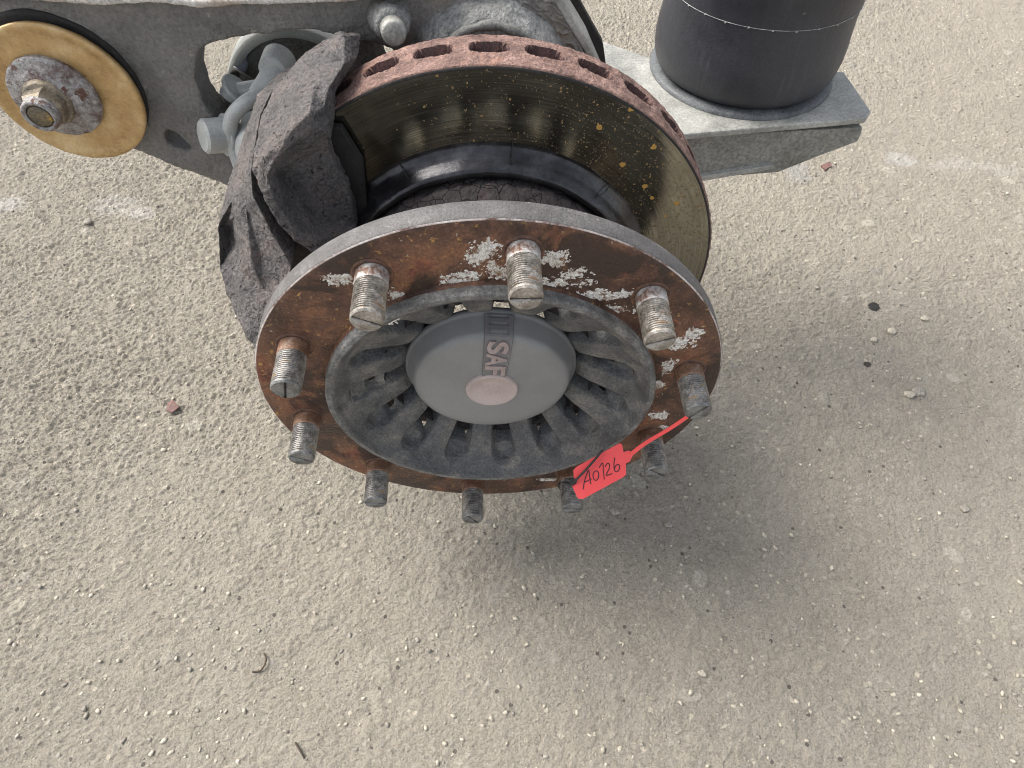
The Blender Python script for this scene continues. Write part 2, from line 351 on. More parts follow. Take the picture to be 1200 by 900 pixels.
M_pitted = surf('pitted_steel', [(.3, (.14, .10, .09)), (.48, (.30, .285, .28)), (.7, (.45, .44, .43))], 60, .5, .35, 400, .8, .0012, spots=[(55, .56, .62, (.13, .065, .05), 6)])
M_nut = surf('brownish_nut', [(.3, (.14, .12, .095)), (.5, (.24, .205, .155)), (.75, (.36, .30, .21))], 60, .5, .4, 500, .5, .0007)
M_bolt = surf('bolt_end', [(.3, (.10, .09, .07)), (.6, (.20, .16, .10)), (.75, (.50, .32, .08))], 120, .5, .4, 500, .6, .0008)
M_paint = surf('pale_grey_paint', [(.3, (.34, .355, .345)), (.7, (.47, .485, .47))], 22, .55, 0, 500, .3, .0005, spots=[(70, .68, .75, (.24, .22, .18), 4)], grain=0.35)
M_dish = surf('dull_grey_dish', [(.3, (.11, .11, .10)), (.7, (.17, .17, .16))], 22, .7, 0, 400, .5, .0008)
M_hose = surf('blue_grey_hose', [(.3, (.26, .29, .36)), (.7, (.34, .37, .44))], 30, .45, 0, 500, .1, .0003, grain=0.2)
M_boss = surf('pale_scaly_casting', [(.3, (.17, .17, .162)), (.5, (.27, .27, .26)), (.7, (.40, .395, .38))], 18, .75, .05, 300, .8, .0018, spots=[(60, .63, .72, (.12, .12, .115), 4)])
M_red = surf('red_plastic', [(.3, (.74, .065, .068)), (.7, (.80, .085, .085))], 10, .38, 0, 900, .05, .0002, rvar=.03, grain=0.05)
M_ink = surf('dark_ink', [(.3, (.03, .012, .02)), (.7, (.04, .015, .025))], 30, .5)
M_tie = surf('black_nylon', [(.3, (.010, .010, .010)), (.7, (.016, .016, .016))], 30, .35)
M_peb = surf('pale_pebble', [(.3, (.36, .325, .26)), (.7, (.52, .47, .385))], 60, .85)
M_pebg = surf('grey_pebble', [(.3, (.22, .20, .17)), (.7, (.36, .33, .285))], 60, .85)
M_leaf = surf('red_brown_chip', [(.3, (.12, .060, .05)), (.7, (.18, .095, .082))], 90, .7)
M_twig = surf('dark_twig', [(.3, (.045, .035, .025)), (.7, (.09, .065, .045))], 90, .8)
M_paper = surf('white_plastic', [(.3, (.74, .74, .74)), (.7, (.80, .80, .79))], 50, .5, grain=0.1)

# ------------------------------------------------------------------ ground: one displaced sheet
def h2(i, j, s):
    n = (i.astype(np.int64)*374761393 + j.astype(np.int64)*668265263 + s*2147483647) & 0xffffffff
    n = ((n ^ (n >> 13))*1274126177) & 0xffffffff; n = (n ^ (n >> 16))
    n = (n*2246822519) & 0xffffffff
    return ((n ^ (n >> 15)) & 0xffffff)/float(0xffffff)
def vno(x, y, s):
    i = np.floor(x); j = np.floor(y); a = x-i; b = y-j; a = a*a*(3-2*a); b = b*b*(3-2*b)
    return (h2(i, j, s)*(1-a)+h2(i+1, j, s)*a)*(1-b)+(h2(i, j+1, s)*(1-a)+h2(i+1, j+1, s)*a)*b
def stones(x, y, cell, s, dens):
    u = x/cell; v = y/cell; i = np.floor(u); j = np.floor(v); H = np.zeros_like(u); K = np.zeros_like(u)
    for di in (-1, 0, 1):
        for dj in (-1, 0, 1):
            ci = i+di; cj = j+dj; px = ci+h2(ci, cj, s); py = cj+h2(ci, cj, s+1)
            an = h2(ci, cj, s+4)*3.1416; ca = np.cos(an); sa = np.sin(an)
            dx = u-px; dy = v-py; e = dx*ca+dy*sa; f = (-dx*sa+dy*ca)*(1.1+.9*h2(ci, cj, s+5))
            rr = .30+.36*h2(ci, cj, s+2); t = 1-(e*e+f*f)/(rr*rr)
            on = (h2(ci, cj, s+3) < dens)
            hh = np.where(on & (t > 0), np.minimum(1, 1.5*np.sqrt(np.maximum(t, 0)))*(.35+.65*h2(ci, cj, s+6)), 0)
            K = np.where(hh > H, .05+.95*h2(ci, cj, s+7), K); H = np.maximum(H, hh)
    return H, K
xs = np.concatenate([[-40, -12, -4, -2.2], np.arange(-1.45, 1.62, .0023), [2.4, 4, 12, 40]])
ys = [-.36]
while ys[-1] < 1.5: ys.append(ys[-1]+.0017+.0012*max(0, ys[-1]+.1))
ys = np.concatenate([[-40, -12, -4, -1.5, -.6], ys, [2.2, 4, 12, 40]])
X, Y = np.meshgrid(xs, ys)
rel = np.clip(.95-.5*X+.35*(Y), .55, 1.25)                  # coarser, more open surface to the left and back
rel = rel*(.7+.6*vno(X*5, Y*5, 91))*np.clip(.72+.9*(Y+.15), .62, 1.05)
H1, K1 = stones(X, Y, .0078, 11, .8); H2, K2 = stones(X, Y, .0046, 31, .85); H3, K3 = stones(X, Y, .021, 51, .12)
Z = (vno(X*3, Y*3, 1)-.5)*.006+(vno(X*14, Y*14, 2)-.5)*.003+(vno(X*60, Y*60, 3)-.5)*.0022
Z += rel*(.0021*H1+.0018*H2)+.0018*H3+.0009*(vno(X*330, Y*330, 77)-.5)
near = ((X > -1.46) & (X < 1.63) & (Y > -.37) & (Y < 1.52))
Z = np.where(near, Z, 0)+GZ-.0015
me = grid_mesh('ground', np.stack([X, Y, Z], -1))
K = np.where(H3 > .3, K3, np.where(H1 > .5, K1, np.where(H2 > .5, K2*.8, 0))).astype(np.float32)
at = me.attributes.new('stone', 'FLOAT', 'POINT'); at.data.foreach_set('value', K.reshape(-1))
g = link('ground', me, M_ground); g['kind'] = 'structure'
def gz(x, y):
    j = int(np.searchsorted(ys, y)); i = int(np.searchsorted(xs, x)); return float(Z[min(j, len(ys)-1), min(i, len(xs)-1)])

def pebble_mesh(name, size, seed, squash=.6):
    bm = bmesh.new(); bmesh.ops.create_icosphere(bm, subdivisions=2, radius=1)
    for vtx in bm.verts:
        k = 1+.5*(noise.noise(vtx.co*1.1+Vector((seed*7.3, seed, 2)))); vtx.co = Vector((vtx.co.x*k*1.15, vtx.co.y*k*.9, vtx.co.z*k*squash))*size
    return bm_mesh(name, bm)
# loose grit: past counting, one object
rng = np.random.default_rng(3); ico = bmesh.new(); bmesh.ops.create_icosphere(ico, subdivisions=1, radius=1)
iv = np.array([v.co[:] for v in ico.verts]); ifc = np.array([[v.index for v in f.verts] for f in ico.faces]); ico.free()
NG = 3600; V = []; FS = []; MI = []
for k in range(NG):
    px = rng.uniform(-20, 1220); py = rng.uniform(-10, 920); P = atz(px, py, GZ)
    P = (P.x, P.y)
    s = .0008+.0022*rng.random()**3.5
    a = rng.uniform(0, 6.28); ca, sa = math.cos(a), math.sin(a)
    q = iv*(1+.25*rng.standard_normal((len(iv), 1)))*np.array([1.25, .85, .6])*s
    q = np.stack([q[:, 0]*ca-q[:, 1]*sa, q[:, 0]*sa+q[:, 1]*ca, q[:, 2]], 1)+np.array([P[0], P[1], gz(*P)+s*.15])
    FS.append(ifc+len(V)*len(iv)); V.append(q); MI += [0 if rng.random() < .62 else 1]*len(ifc)
me = mesh('gravel', np.concatenate(V).tolist(), np.concatenate(FS).tolist(), MI)
o = link('gravel', me, [M_peb, M_pebg]); o['kind'] = 'stuff'; o['label'] = 'fine loose grit scattered over the dusty asphalt'
# the few stones, chips and twigs big enough to name
PB = [('pebble', 1065, 463, .0062, M_peb, 'round beige pebble touching a larger speckled stone, right of the hub'),
      ('pebble', 1077, 460, .0078, M_pebg, 'larger speckled grey stone touching a round beige pebble, right of the hub'),
      ('pebble', 1025, 397, .0046, M_peb, 'small oval white pebble just above the smaller tar spot'),
      ('pebble', 1046, 387, .0062, M_peb, 'flat pale stone below and right of the large black tar spot'),
      ('pebble', 1084, 373, .0050, M_peb, 'creamy pebble alone on the asphalt right of the large tar spot'),
      ('pebble', 822, 790, .0040, M_peb, 'yellowish pebble on the asphalt far below the red tag'),
      ('pebble', 721, 600, .0052, M_pebg, 'dark grey pebble on the asphalt just below the red tag'),
      ('pebble', 783, 616, .0046, M_pebg, 'grey pebble on the asphalt below and right of the red tag'),
      ('pebble', 104, 261, .0070, M_pebg, 'dark stone with white chalk marks left of the caliper'),
      ('pebble', 1131, 596, .0052, M_pebg, 'brown grey pebble near the right edge, below the paired stones')]
for i, (nm, u, v, s, mt, lb) in enumerate(PB):
    P = atz(u, v, GZ); o = link(nm, pebble_mesh(nm, s, i+1), mt); o.location = (P.x, P.y, gz(P.x, P.y)+s*.35); tag(o, lb, 'pebble', 'loose pebbles on the asphalt')
P = atz(201, 477, GZ+.003)
poly = [atz(u, v, GZ+.0035) for u, v in ((196, 472), (204, 470.5), (210.5, 477), (202, 483), (195, 482))]
poly[1].z += .004; poly[2].z += .001
tag(link('bark_chip', prism('bark_chip', poly, (0, 0, -.0015), .0003), M_leaf, smooth=False), 'small red brown angular chip lying on pale asphalt left of the hub', 'chip')
def gp(u, v, h=.0022): P = atz(u, v, GZ); P.z = gz(P.x, P.y)+h; return P
tag(link('twig', tube('twig', smooth_path([gp(309, 765), gp(312, 773, .004), gp(309, 781, .004), gp(303, 786), gp(295, 787)]), .0009, 6), M_twig), 'thin curved dark twig on the asphalt, lower left', 'twig')
tag(link('twig', tube('twig', smooth_path([gp(346, 870), gp(352, 880, .003), gp(357, 889)]), .0010, 6), M_twig), 'short straight dark twig at the bottom edge, lower left', 'twig')
tag(link('rust_flake', prism('rust_flake', [gp(u, v, .004) for u, v in ((961, 196), (970, 194), (973, 198), (966, 201))], (0, 0, -.002)), M_leaf, smooth=False), 'orange brown rust flake on the asphalt beyond the grey spring seat', 'chip')

# ------------------------------------------------------------------ wheel hub
PHI = -0.1415; RS = .1672; LS = .042
def fbm3(x, y, z, s=0):
    return noise.fractal(Vector((x+s, y, z)), 1.0, 2.0, 4)
hub = thing('wheel_hub', 'rusty ten stud trailer wheel hub with grey plastic centre cap, facing the camera', 'wheel hub', (0, 0, -.194))
fl = lathe_y('flange', [(.128, .0005), (.1385, 0), (.1928, 0), (.1938, .0007), (.1943, .0016), (.1945, .0165), (.1925, .0193), (.122, .0193), (.122, .004)], 256, .004,
             mats_of=[0, 0, 2, 1, 1, 1, 1, 1])
o = link('flange', fl, [M_flange, M_rim, M_edge], hub); auto_sharp(o, 50)
# hub pilot wall standing proud of the flange, then the ribbed bowl
NP = 15; P0 = R_(7)
def sst(e0, e1, x): t = np.clip((x-e0)/(e1-e0), 0, 1); return t*t*(3-2*t)
HM = []
def bowl_disp(r, y, T):
    k = np.round((T-P0)/(2*np.pi/NP)); d = (T-P0-k*2*np.pi/NP)
    s = d*r
    w = .0078+.0052*np.clip((r-.082)/.036, 0, 1)
    # rounded outer end at r=.122
    ro = .1245; dd = np.where(r > ro-w, np.hypot(s, r-(ro-w)), np.abs(s))
    m = 1-sst(w-.0040, w+.0006, dd)
    inner = 1-sst(.083, .122, r)
    dep = .0100+.0075*inner
    hole = sst(0, .0012, .1125-r)*(1-sst(w-.0048, w-.0040, np.abs(s)))*.036
    front = (r < .1275)
    HM.append(hole*m*(r > .086))
    # soft ridge of each rib between pockets
    ribh = .0012*np.cos(d*NP/1.0)
    yy = y + np.where(front, m*dep + hole*m, 0) + np.where(front & (r > .078), ribh*(1-sst(.112, .124, r)), 0)
    return r, yy
prof = [(.0745, .040), (.0755, .031), (.079, .0265), (.086, .0215), (.098, .0150), (.110, .0085), (.120, .0022), (.126, -.0035), (.1295, -.0075), (.1312, -.0103), (.1335, -.0116), (.1372, -.0116), (.1386, -.0100), (.1392, -.004), (.1405, .0015)]
bw = lathe_y('hub_bowl', prof, 720, .0010, bowl_disp, mats_of=[0]*10+[2]*2+[2, 1])
vv = np.zeros(len(bw.vertices)*3); bw.vertices.foreach_get('co', vv); vv = vv.reshape(-1, 3)
vv[:, 1] += .0007*(vno(np.arctan2(vv[:, 0], vv[:, 2])*22, np.hypot(vv[:, 0], vv[:, 2])*180, 5)-.5)
bw.vertices.foreach_set('co', vv.reshape(-1)); bw.update()
hm = HM[0][:, ::-1].reshape(-1)
bm = bmesh.new(); bm.from_mesh(bw); bm.verts.ensure_lookup_table()
bmesh.ops.delete(bm, geom=[bm.verts[i] for i in np.nonzero(hm > .033)[0]], context='VERTS'); bm.to_mesh(bw); bm.free()   # the pockets are open at the back
link('hub_bowl', bw, [M_bowl, M_flange, M_bowlrim], hub)
# added ring blocking light that shows through the lower pockets, open towards the top
ang = np.linspace(R_(46), R_(314), 120); G = np.zeros((14, 120, 3))
for i, rr in enumerate(np.linspace(.094, .150, 14)):
    G[i] = np.stack([rr*np.sin(ang), .056+.004*(vno(ang*9, np.full(120, rr*160), 6)-.5), rr*np.cos(ang)], -1)
link('pocket_light_blocker', grid_mesh('pocket_light_blocker', G), M_blocker, hub)
o = link('tan_lump', pebble_mesh('tan_lump', .0062, 3, .8), M_tan, hub); o.location = aty(510, 501, .050)  # small tan lump set behind one lower pocket
# centre cap
CAPP = [(0, .0062), (.0229, .0062), (.04, .0072), (.056, .0082), (.0624, .0092), (.0660, .0108), (.0680, .0133), (.0692, .0165), (.0740, .0280)]
capm = lathe_y('centre_cap', CAPP+[(.0755, .0288), (.0758, .033), (.070, .036)], 160, .003)
cap = link('centre_cap', capm, M_cap, hub)
CA = R_(6.0)                                       # lean of the strap to the right
sa, ca = math.sin(CA), math.cos(CA)
def cp(along, side, y): return Vector((sa*along+ca*side, y, ca*along-sa*side))
def arcpt(t):                                      # point of the cap profile at arc length t
    for (a, b), (c, d) in zip(CAPP, CAPP[1:]):
        L = math.dist((a, b), (c, d))
        if t <= L: return a+(c-a)*t/L, b+(d-b)*t/L, Vector((d-b, 0, a-c))/L
        t -= L
    return .0740, .0280, Vector((.9, 0, -.4))
def sprof(t, side, up):
    r, y, n = arcpt(t)                              # n.x: outward part, n.z: part along y
    q = cp(r+n.x*up, side, 0); q.y = y+n.z*up
    rr = math.hypot(r, side)                        # the wall curves back towards the sides
    if r > .055: q += cp(-(rr-r)*.9, 0, 0)
    return q
bm = bmesh.new()
al = [.018, .022, .026, .030, .036, .042, .048, .054, .058, .062, .0652, .0667, .0685, .0717, .0735, .0755, .0785, .0800, .0815, .0842, .0850]
sl = [.0685, .0755, .0815]
gridv = []
for a in al:
    row = []; hw = .0104+.0021*(a-.018)/.067
    for j, s_ in enumerate((-1, -.93, -.64, .64, .93, 1)):
        row.append(bm.verts.new(sprof(a, s_*hw, (.0017 if 0 < j < 5 else -.0003) if j in (1, 4) or abs(s_) > .9 else .0014)))
    gridv.append(row)
for i in range(len(al)-1):
    slot = al[i] in sl
    for j in range(5):
        q = (gridv[i][j], gridv[i][j+1], gridv[i+1][j+1], gridv[i+1][j])
        if slot and j == 2:
            lo = [bm.verts.new(v.co+cp(-.0028, 0, 0)+Vector((0, .0020, 0))) for v in q]
            for k in range(4): bm.faces.new((q[k], q[(k+1) % 4], lo[(k+1) % 4], lo[k]))
            f = bm.faces.new(lo); f.material_index = 1
        else: bm.faces.new(q)
strap = link('cap_strap', bm_mesh('cap_strap', bm), [M_strap, M_black], cap, smooth=False)
def text_mesh(name, body, size, ext, offset=0.0):
    c = bpy.data.curves.new(name, 'FONT'); c.body = body; c.size = size; c.extrude = ext; c.offset = offset; c.align_x = 'CENTER'; c.align_y = 'CENTER'; c.bevel_depth = .0
    t = bpy.data.objects.new(name, c); C.objects.link(t); bpy.context.view_layer.update()
    me = bpy.data.meshes.new_from_object(t.evaluated_get(bpy.context.evaluated_depsgraph_get()))
    bpy.data.objects.remove(t); return me
for ch, a, wd in (('S', .0578, .0138), ('A', .0430, .0148), ('F', .0292, .0118)):
    me = text_mesh('raised_letter', ch, .0165, .0008, .0005)
    xs_ = [v.co.x for v in me.vertices]; ys_ = [v.co.y for v in me.vertices]
    fx = wd/(max(xs_)-min(xs_)); fy_ = .0172/(max(ys_)-min(ys_)); mx = (max(xs_)+min(xs_))/2; my = (max(ys_)+min(ys_))/2
    for v in me.vertices: v.co.x = (v.co.x-mx)*fx; v.co.y = (v.co.y-my)*fy_
    o = link('raised_letter', me, M_letter, cap, smooth=False)
    r0, y0, n0 = arcpt(a-.006); r1, y1, n1 = arcpt(min(a+.006, .0625)); P = (cp(r0, 0, 0)+cp(r1, 0, 0))*.5; P.y = (y0+y1)/2-.0019
    xa = (cp(r0, 0, 0)-cp(r1, 0, 0)); xa.y = y0-y1; xa.normalize(); ya = cp(0, 1, 0).normalized(); za = xa.cross(ya)
    o.matrix_local = Matrix(((xa.x, ya.x, za.x, P.x), (xa.y, ya.y, za.y, P.y), (xa.z, ya.z, za.z, P.z), (0, 0, 0, 1)))
link('cap_disc', lathe_y('cap_disc', [(0, .0046), (.0022, .0046), (.003, .0041), (.0042, .0046), (.0105, .0044), (.0190, .0040), (.0198, .0034), (.0215, .0034), (.0222, .0040), (.0229, .0062), (.0229, .0070)], 96), M_pink, cap)

# studs: one of each finish built, the rest copied
def stud_mesh(name):
    r = .0112; prof = [(r*1.03, .004), (r*1.03, -.0105), (r*.99, -.0115)]
    mats = [1, 1]; y = -.0118
    prof.append((r*.93, y)); mats.append(0)
    while y > -.0374:
        prof += [(r, y-.0006), (r, y-.0010), (r*.93, y-.0015), (r*.93, y-.0019)]; mats += [0, 0, 0, 0]; y -= .0019
    prof += [(r*.99, y-.0008), (r*.99, -.0405), (r*.90, -.0418)]; mats += [0, 2, 2]
    me = lathe_y(name, prof, 40, None, None, mats)
    bm = bmesh.new(); bm.from_mesh(me); bpy.data.meshes.remove(me)
    # end face as two halves either side of a sawn groove
    R0 = r*.90; gw = .0008; n = 12; yf = -.0418
    for sg in (1, -1):
        a0 = math.asin(gw/R0); pts = []
        for k in range(n+1):
            a = a0+(math.pi-2*a0)*k/n; pts.append(bm.verts.new((R0*math.cos(a), yf, sg*R0*math.sin(a))))
        f = bm.faces.new(pts); f.material_index = 2
        lo = [bm.verts.new((pts[0].co.x, yf+.0012, pts[0].co.z)), bm.verts.new((pts[-1].co.x, yf+.0012, pts[-1].co.z))]
        f = bm.faces.new((pts[0], pts[-1], lo[1], lo[0])); f.material_index = 2
    q = [bm.verts.new((R0*x, yf+.0011, z)) for x, z in ((1, gw), (-1, gw), (-1, -gw), (1, -gw))]
    f = bm.faces.new(q); f.material_index = 3
    for e in bm.edges:
        if len(e.link_faces) == 2 and e.calc_face_angle(0) > R_(24): e.smooth = False
    return bm_mesh(name, bm)
sA = stud_mesh('wheel_stud'); sB = sA.copy()
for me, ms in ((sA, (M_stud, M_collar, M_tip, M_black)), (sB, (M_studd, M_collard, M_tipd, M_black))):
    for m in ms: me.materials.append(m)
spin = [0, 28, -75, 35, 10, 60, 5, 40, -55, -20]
for k in range(10):
    a = PHI+k*math.pi/5
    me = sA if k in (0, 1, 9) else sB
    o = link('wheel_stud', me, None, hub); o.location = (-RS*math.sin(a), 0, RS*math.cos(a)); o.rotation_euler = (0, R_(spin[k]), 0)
    # recess ring round the stud
    r_ = lathe_y('stud_seat', [(.0116, -.0006), (.0130, -.0010), (.0142, -.0004), (.0148, .0006)], 32)
    q = link('stud_seat', r_, M_flange, hub); q.location = o.location
# pale crust on the flange face and on the pilot wall
def crust(cu, cv, wx, wz, seed, thr=.5, plane=0.0, hgt=.0012, stretch=(1, 1)):
    c = aty(cu, cv, plane); n = 76; sp = 1.0/n
    P = np.zeros((n+1, n+1, 3)); mk = np.zeros((n+1, n+1))
    for i in range(n+1):
        for j in range(n+1):
            a = (j/n-.5)*2; b = (i/n-.5)*2
            x = c.x+a*wx; z = c.z+b*wz
            nn = noise.fractal(Vector((x*85*stretch[0], seed*3.1, z*85*stretch[1])), .9, 2.1, 5)*.55
            nf = noise.noise(Vector((x*900, seed, z*900)))
            f = nn+.42*noise.noise(Vector((x*330, seed, z*330)))+.30*noise.noise(Vector((x*800, seed, z*800)))+.74-1.0*math.hypot(a, b)
            mk[i, j] = f; P[i, j] = (x, plane+.0004-max(0, min(1, (f+.05)*2.5))*hgt*(.35+.8*abs(nf)), z)
    fs = []; used = {}; vs = []
    def vid(i, j):
        if (i, j) not in used: used[(i, j)] = len(vs); vs.append(P[i, j])
        return used[(i, j)]
    for i in range(n):
        for j in range(n):
            if min(mk[i, j], mk[i+1, j], mk[i, j+1], mk[i+1, j+1]) > thr-.62: fs.append((vid(i, j), vid(i, j+1), vid(i+1, j+1), vid(i+1, j)))
    if fs: link('grease_crust', mesh('grease_crust', vs, fs), M_crust, hub)
for a in ((573, 297, .023, .024, 1), (648, 305, .013, .019, 2), (545, 328, .022, .008, 3), (650, 333, .030, .007, 4), (400, 328, .017, .011, 5), (467, 350, .012, .013, 6),
          (800, 402, .018, .013, 7), (703, 345, .028, .008, 8), (768, 452, .009, .018, 9), (783, 430, .009, .014, 19), (772, 486, .014, .010, 10), (640, 562, .016, .006, 11), (455, 372, .010, .009, 12), (618, 330, .024, .008, 14), (590, 318, .016, .010, 15), (536, 322, .020, .007, 16), (724, 362, .018, .007, 17), (812, 392, .012, .012, 18), (776, 502, .010, .008, 20), (676, 322, .014, .008, 21)): crust(*a)

# ------------------------------------------------------------------ brake disc
rot = thing('brake_disc', 'vented brake disc with pink rusty rim and shiny oily face behind the hub', 'brake disc', (0, .16, -.215))
NV = 32; V0 = R_(1.4)
def vent_disp(r, y, T):
    k = np.round((T-V0)/(2*np.pi/NV)); d = (T-V0-k*2*np.pi/NV)*.215
    u = d/.0152; v = (y-.1668)/.0069
    q = np.abs(u)**4+np.abs(v)**2.6
    dep = .024*(1-sst(.62, 1.05, q))
    nz = .0007*(vno(T*120, y*700, 7)-.5)+.0010*(vno(T*40, y*220, 8)-.5)
    outer = r > .2135
    return np.where(outer, r-dep+nz, r), y
prof = [(.2135, .1418), (.2148, .1424), (.2150, .1545), (.2152, .158), (.2152, .175), (.2150, .184), (.2135, .1865), (.14, .1865)]
rm = lathe_y('disc_rim', prof, 1440, .0011, vent_disp, mats_of=[0]*7)
# the deep parts of the vents are painted a darker rust to add shade
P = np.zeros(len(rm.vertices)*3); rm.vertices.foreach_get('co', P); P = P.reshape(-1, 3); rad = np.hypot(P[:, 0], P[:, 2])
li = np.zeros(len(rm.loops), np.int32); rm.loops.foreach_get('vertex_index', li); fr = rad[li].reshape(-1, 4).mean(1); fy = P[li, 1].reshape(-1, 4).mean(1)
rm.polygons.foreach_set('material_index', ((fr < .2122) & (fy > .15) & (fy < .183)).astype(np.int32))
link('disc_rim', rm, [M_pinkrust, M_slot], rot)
link('friction_face', lathe_y('friction_face', [(.1522, .1412), (.212, .1412)], 256, .006), M_face, rot)
link('face_edge', lathe_y('face_edge', [(.2119, .1411), (.2136, .1413), (.2139, .1424)], 256), M_black, rot)
def neck(r, y, T): return r+.0005*(vno(T*14, y*120, 3)-.5), y+.0008*(vno(T*9, y*100, 4)-.5)
link('disc_neck', lathe_y('disc_neck', [(.1525, .1412), (.1500, .1408), (.1462, .1385), (.1425, .134), (.140, .1285), (.1378, .1245), (.135, .1225), (.132, .1228), (.129, .127), (.127, .14)], 256, .002, neck), M_shoulder, rot)
def barr(r, y, T): return r+.0022*(vno(T*16, y*160, 31)-.5)+.0012*(vno(T*45, y*400, 32)-.5), y
link('disc_hat', lathe_y('disc_hat', [(.128, .150), (.126, .118), (.119, .108), (.107, .098), (.098, .085), (.095, .06), (.094, .022)], 320, .0025, barr), M_barrel, rot)
# radial heat cracks on the neck
for u, v, u2, v2 in ((469, 193, 481, 212), (601, 166, 598, 196), (716, 216, 696, 232)):
    a = aty(u, v, .1405); b = aty(u2, v2, .128)
    o = link('heat_crack', tube('heat_crack', [a, a.lerp(b, .5)+Vector((.0006, -.0030, 0)), b], .00045, 5), M_black, rot)

# ------------------------------------------------------------------ generic lump from traced points with distances
def lump(name, outer, inner, cons, mat, parent, backf, voxel, rounds, disps):
    """outer loop + inner points (u, v, y) -> front skin; backf(point) -> its partner on the far side"""
    pts = outer+inner; no = len(outer)
    P2 = [Vector((u, -v)) for u, v, y in pts]
    ed = [(i, (i+1) % no) for i in range(no)]+cons
    vv, ee, ff, ov, oe, of = geometry.delaunay_2d_cdt(P2, ed, [], 1, 1e-4)
    W = []
    for i, q in enumerate(vv):
        if ov[i]: u, v, y = pts[ov[i][0]]
        else:
            ds = sorted((((q-P2[k]).length+1e-6, pts[k][2]) for k in range(len(pts))))[:3]
            y = sum(z/d for d, z in ds)/sum(1/d for d, z in ds); u, v = q.x, -q.y
        W.append(aty(u, v, y))
    n = len(W); B = [backf(p) for p in W]; fs = [tuple(f) for f in ff]+[tuple(reversed([k+n for k in f])) for f in ff]
    cnt = {}
    for f in ff:
        for a, b in zip(f, f[1:]+f[:1]): cnt[(a, b)] = 1
    for (a, b) in cnt:
        if (b, a) not in cnt: fs.append((b, a, a+n, b+n))
    me = mesh(name, W+B, fs); bm = bmesh.new(); bm.from_mesh(me); bmesh.ops.recalc_face_normals(bm, faces=bm.faces); bm.to_mesh(me); bm.free()
    bm = bmesh.new(); bm.from_mesh(me); bmesh.ops.triangulate(bm, faces=bm.faces)
    for _ in range(2):                               # even out the long edges before the fine split
        le = [e for e in bm.edges if e.calc_length() > .016]
        if le: bmesh.ops.subdivide_edges(bm, edges=le, cuts=1, use_grid_fill=False); bmesh.ops.triangulate(bm, faces=bm.faces)
    bmesh.ops.recalc_face_normals(bm, faces=bm.faces); bm.to_mesh(me); bm.free()
    o = link(name, me, mat, parent)
    rough_skin(o, 3, rounds, disps); return o

# ------------------------------------------------------------------ caliper
cal = thing('brake_caliper', 'burnt grey brown cast brake caliper clasping the left side of the disc', 'brake caliper', (-.23, .14, .1))
def cback(p):
    r = math.hypot(p.x, p.z); q = p.copy()
    if r > .226:
        sh = .007+.027*max(0, min(1, (p.y-.110)/.03)); k = max(.221, r-sh)/r; q.x *= k; q.z *= k
        q.y = max(p.y+.030, .135)
    else: q.y = max(.1375, p.y+.006)
    return q
outer = [(396, 36, .198), (403, 42, .190), (404, 75, .155), (385, 104, .134), (380, 126, .120), (389, 155, .118), (385, 172, .120), (391, 190, .121), (406, 217, .122), (414, 245, .121), (418, 268, .118),
         (405, 300, .100), (385, 300, .085), (370, 298, .078), (349, 286, .076), (328, 265, .078), (310, 235, .082), (296, 202, .092), (297, 182, .102), (305, 140, .132), (318, 109, .152), (353, 64, .182)]
inner = [(362, 132, .104), (344, 151, .099), (302, 190, .092),            # ridge 22-24
         (380, 69, .164), (367, 104, .134),                               # bevel 25-26
         (313, 207, .085), (322, 187, .091), (349, 163, .099), (370, 149, .105), (383, 156, .112),   # rim inside 27-31
         (323, 235, .082), (338, 258, .079), (372, 282, .081),            # 32-34
         (333, 208, .110), (350, 186, .114), (375, 178, .119), (352, 232, .111), (392, 235, .121), (378, 258, .110)]   # hollow 35-40
cons = [(4, 22), (22, 23), (23, 24), (24, 17), (1, 25), (25, 26), (26, 22), (27, 28), (28, 29), (29, 30), (30, 31), (27, 32), (32, 33), (33, 34), (35, 36), (36, 37)]
DISP = [('CLOUDS', .016, .0024, .5), ('CLOUDS', .0045, .0016, .5), ('STUCCI', .003, .0009, .5)]
lump('caliper_housing', outer, inner, cons, M_cal, cal, cback, .0021, 5, DISP)
outer = [(318, 108, .160), (304, 138, .144), (297, 178, .116), (294, 202, .101), (296, 229, .092), (319, 274, .080), (342, 313, .066), (330, 350, .052), (312, 390, .036), (302, 410, .028),
         (290, 399, .034), (280, 376, .050), (266, 347, .068), (258, 316, .082), (255, 265, .105), (266, 219, .128), (274, 193, .142), (284, 162, .156), (296, 128, .168), (303, 110, .170)]
inner = [(272, 235, .107), (275, 253, .098), (286, 292, .080), (295, 311, .070), (282, 317, .076), (281, 346, .062), (296, 386, .038), (285, 215, .111), (288, 240, .098),   # 20-28
         (264, 262, .114), (265, 287, .107), (278, 288, .097), (270, 268, .117), (305, 300, .078), (310, 340, .062)]   # 29-34
cons = [(15, 20), (20, 21), (21, 22), (22, 23), (22, 24), (24, 25), (25, 26), (28, 23), (27, 28), (29, 30), (30, 31), (33, 34)]
def cback2(p):
    r = math.hypot(p.x, p.z); q = p.copy()
    if r > .224: k = max(.222, r-.010)/r; q.x *= k; q.z *= k; q.y = p.y+.045
    else: q.y = min(.1385, p.y+.05)
    return q
lump('caliper_bracket', outer, inner, cons, M_cal, cal, cback2, .0021, 6, DISP)
# black pad added to stand in for shade in the dark gap
filler = [aty(u, v, .1325) for u, v in ((298, 190), (330, 150), (400, 150), (425, 190), (432, 262), (440, 330), (345, 330), (318, 285))]
link('gap_filler', prism('gap_filler', filler, (0, .0070, 0), .001), M_black, cal, smooth=False)
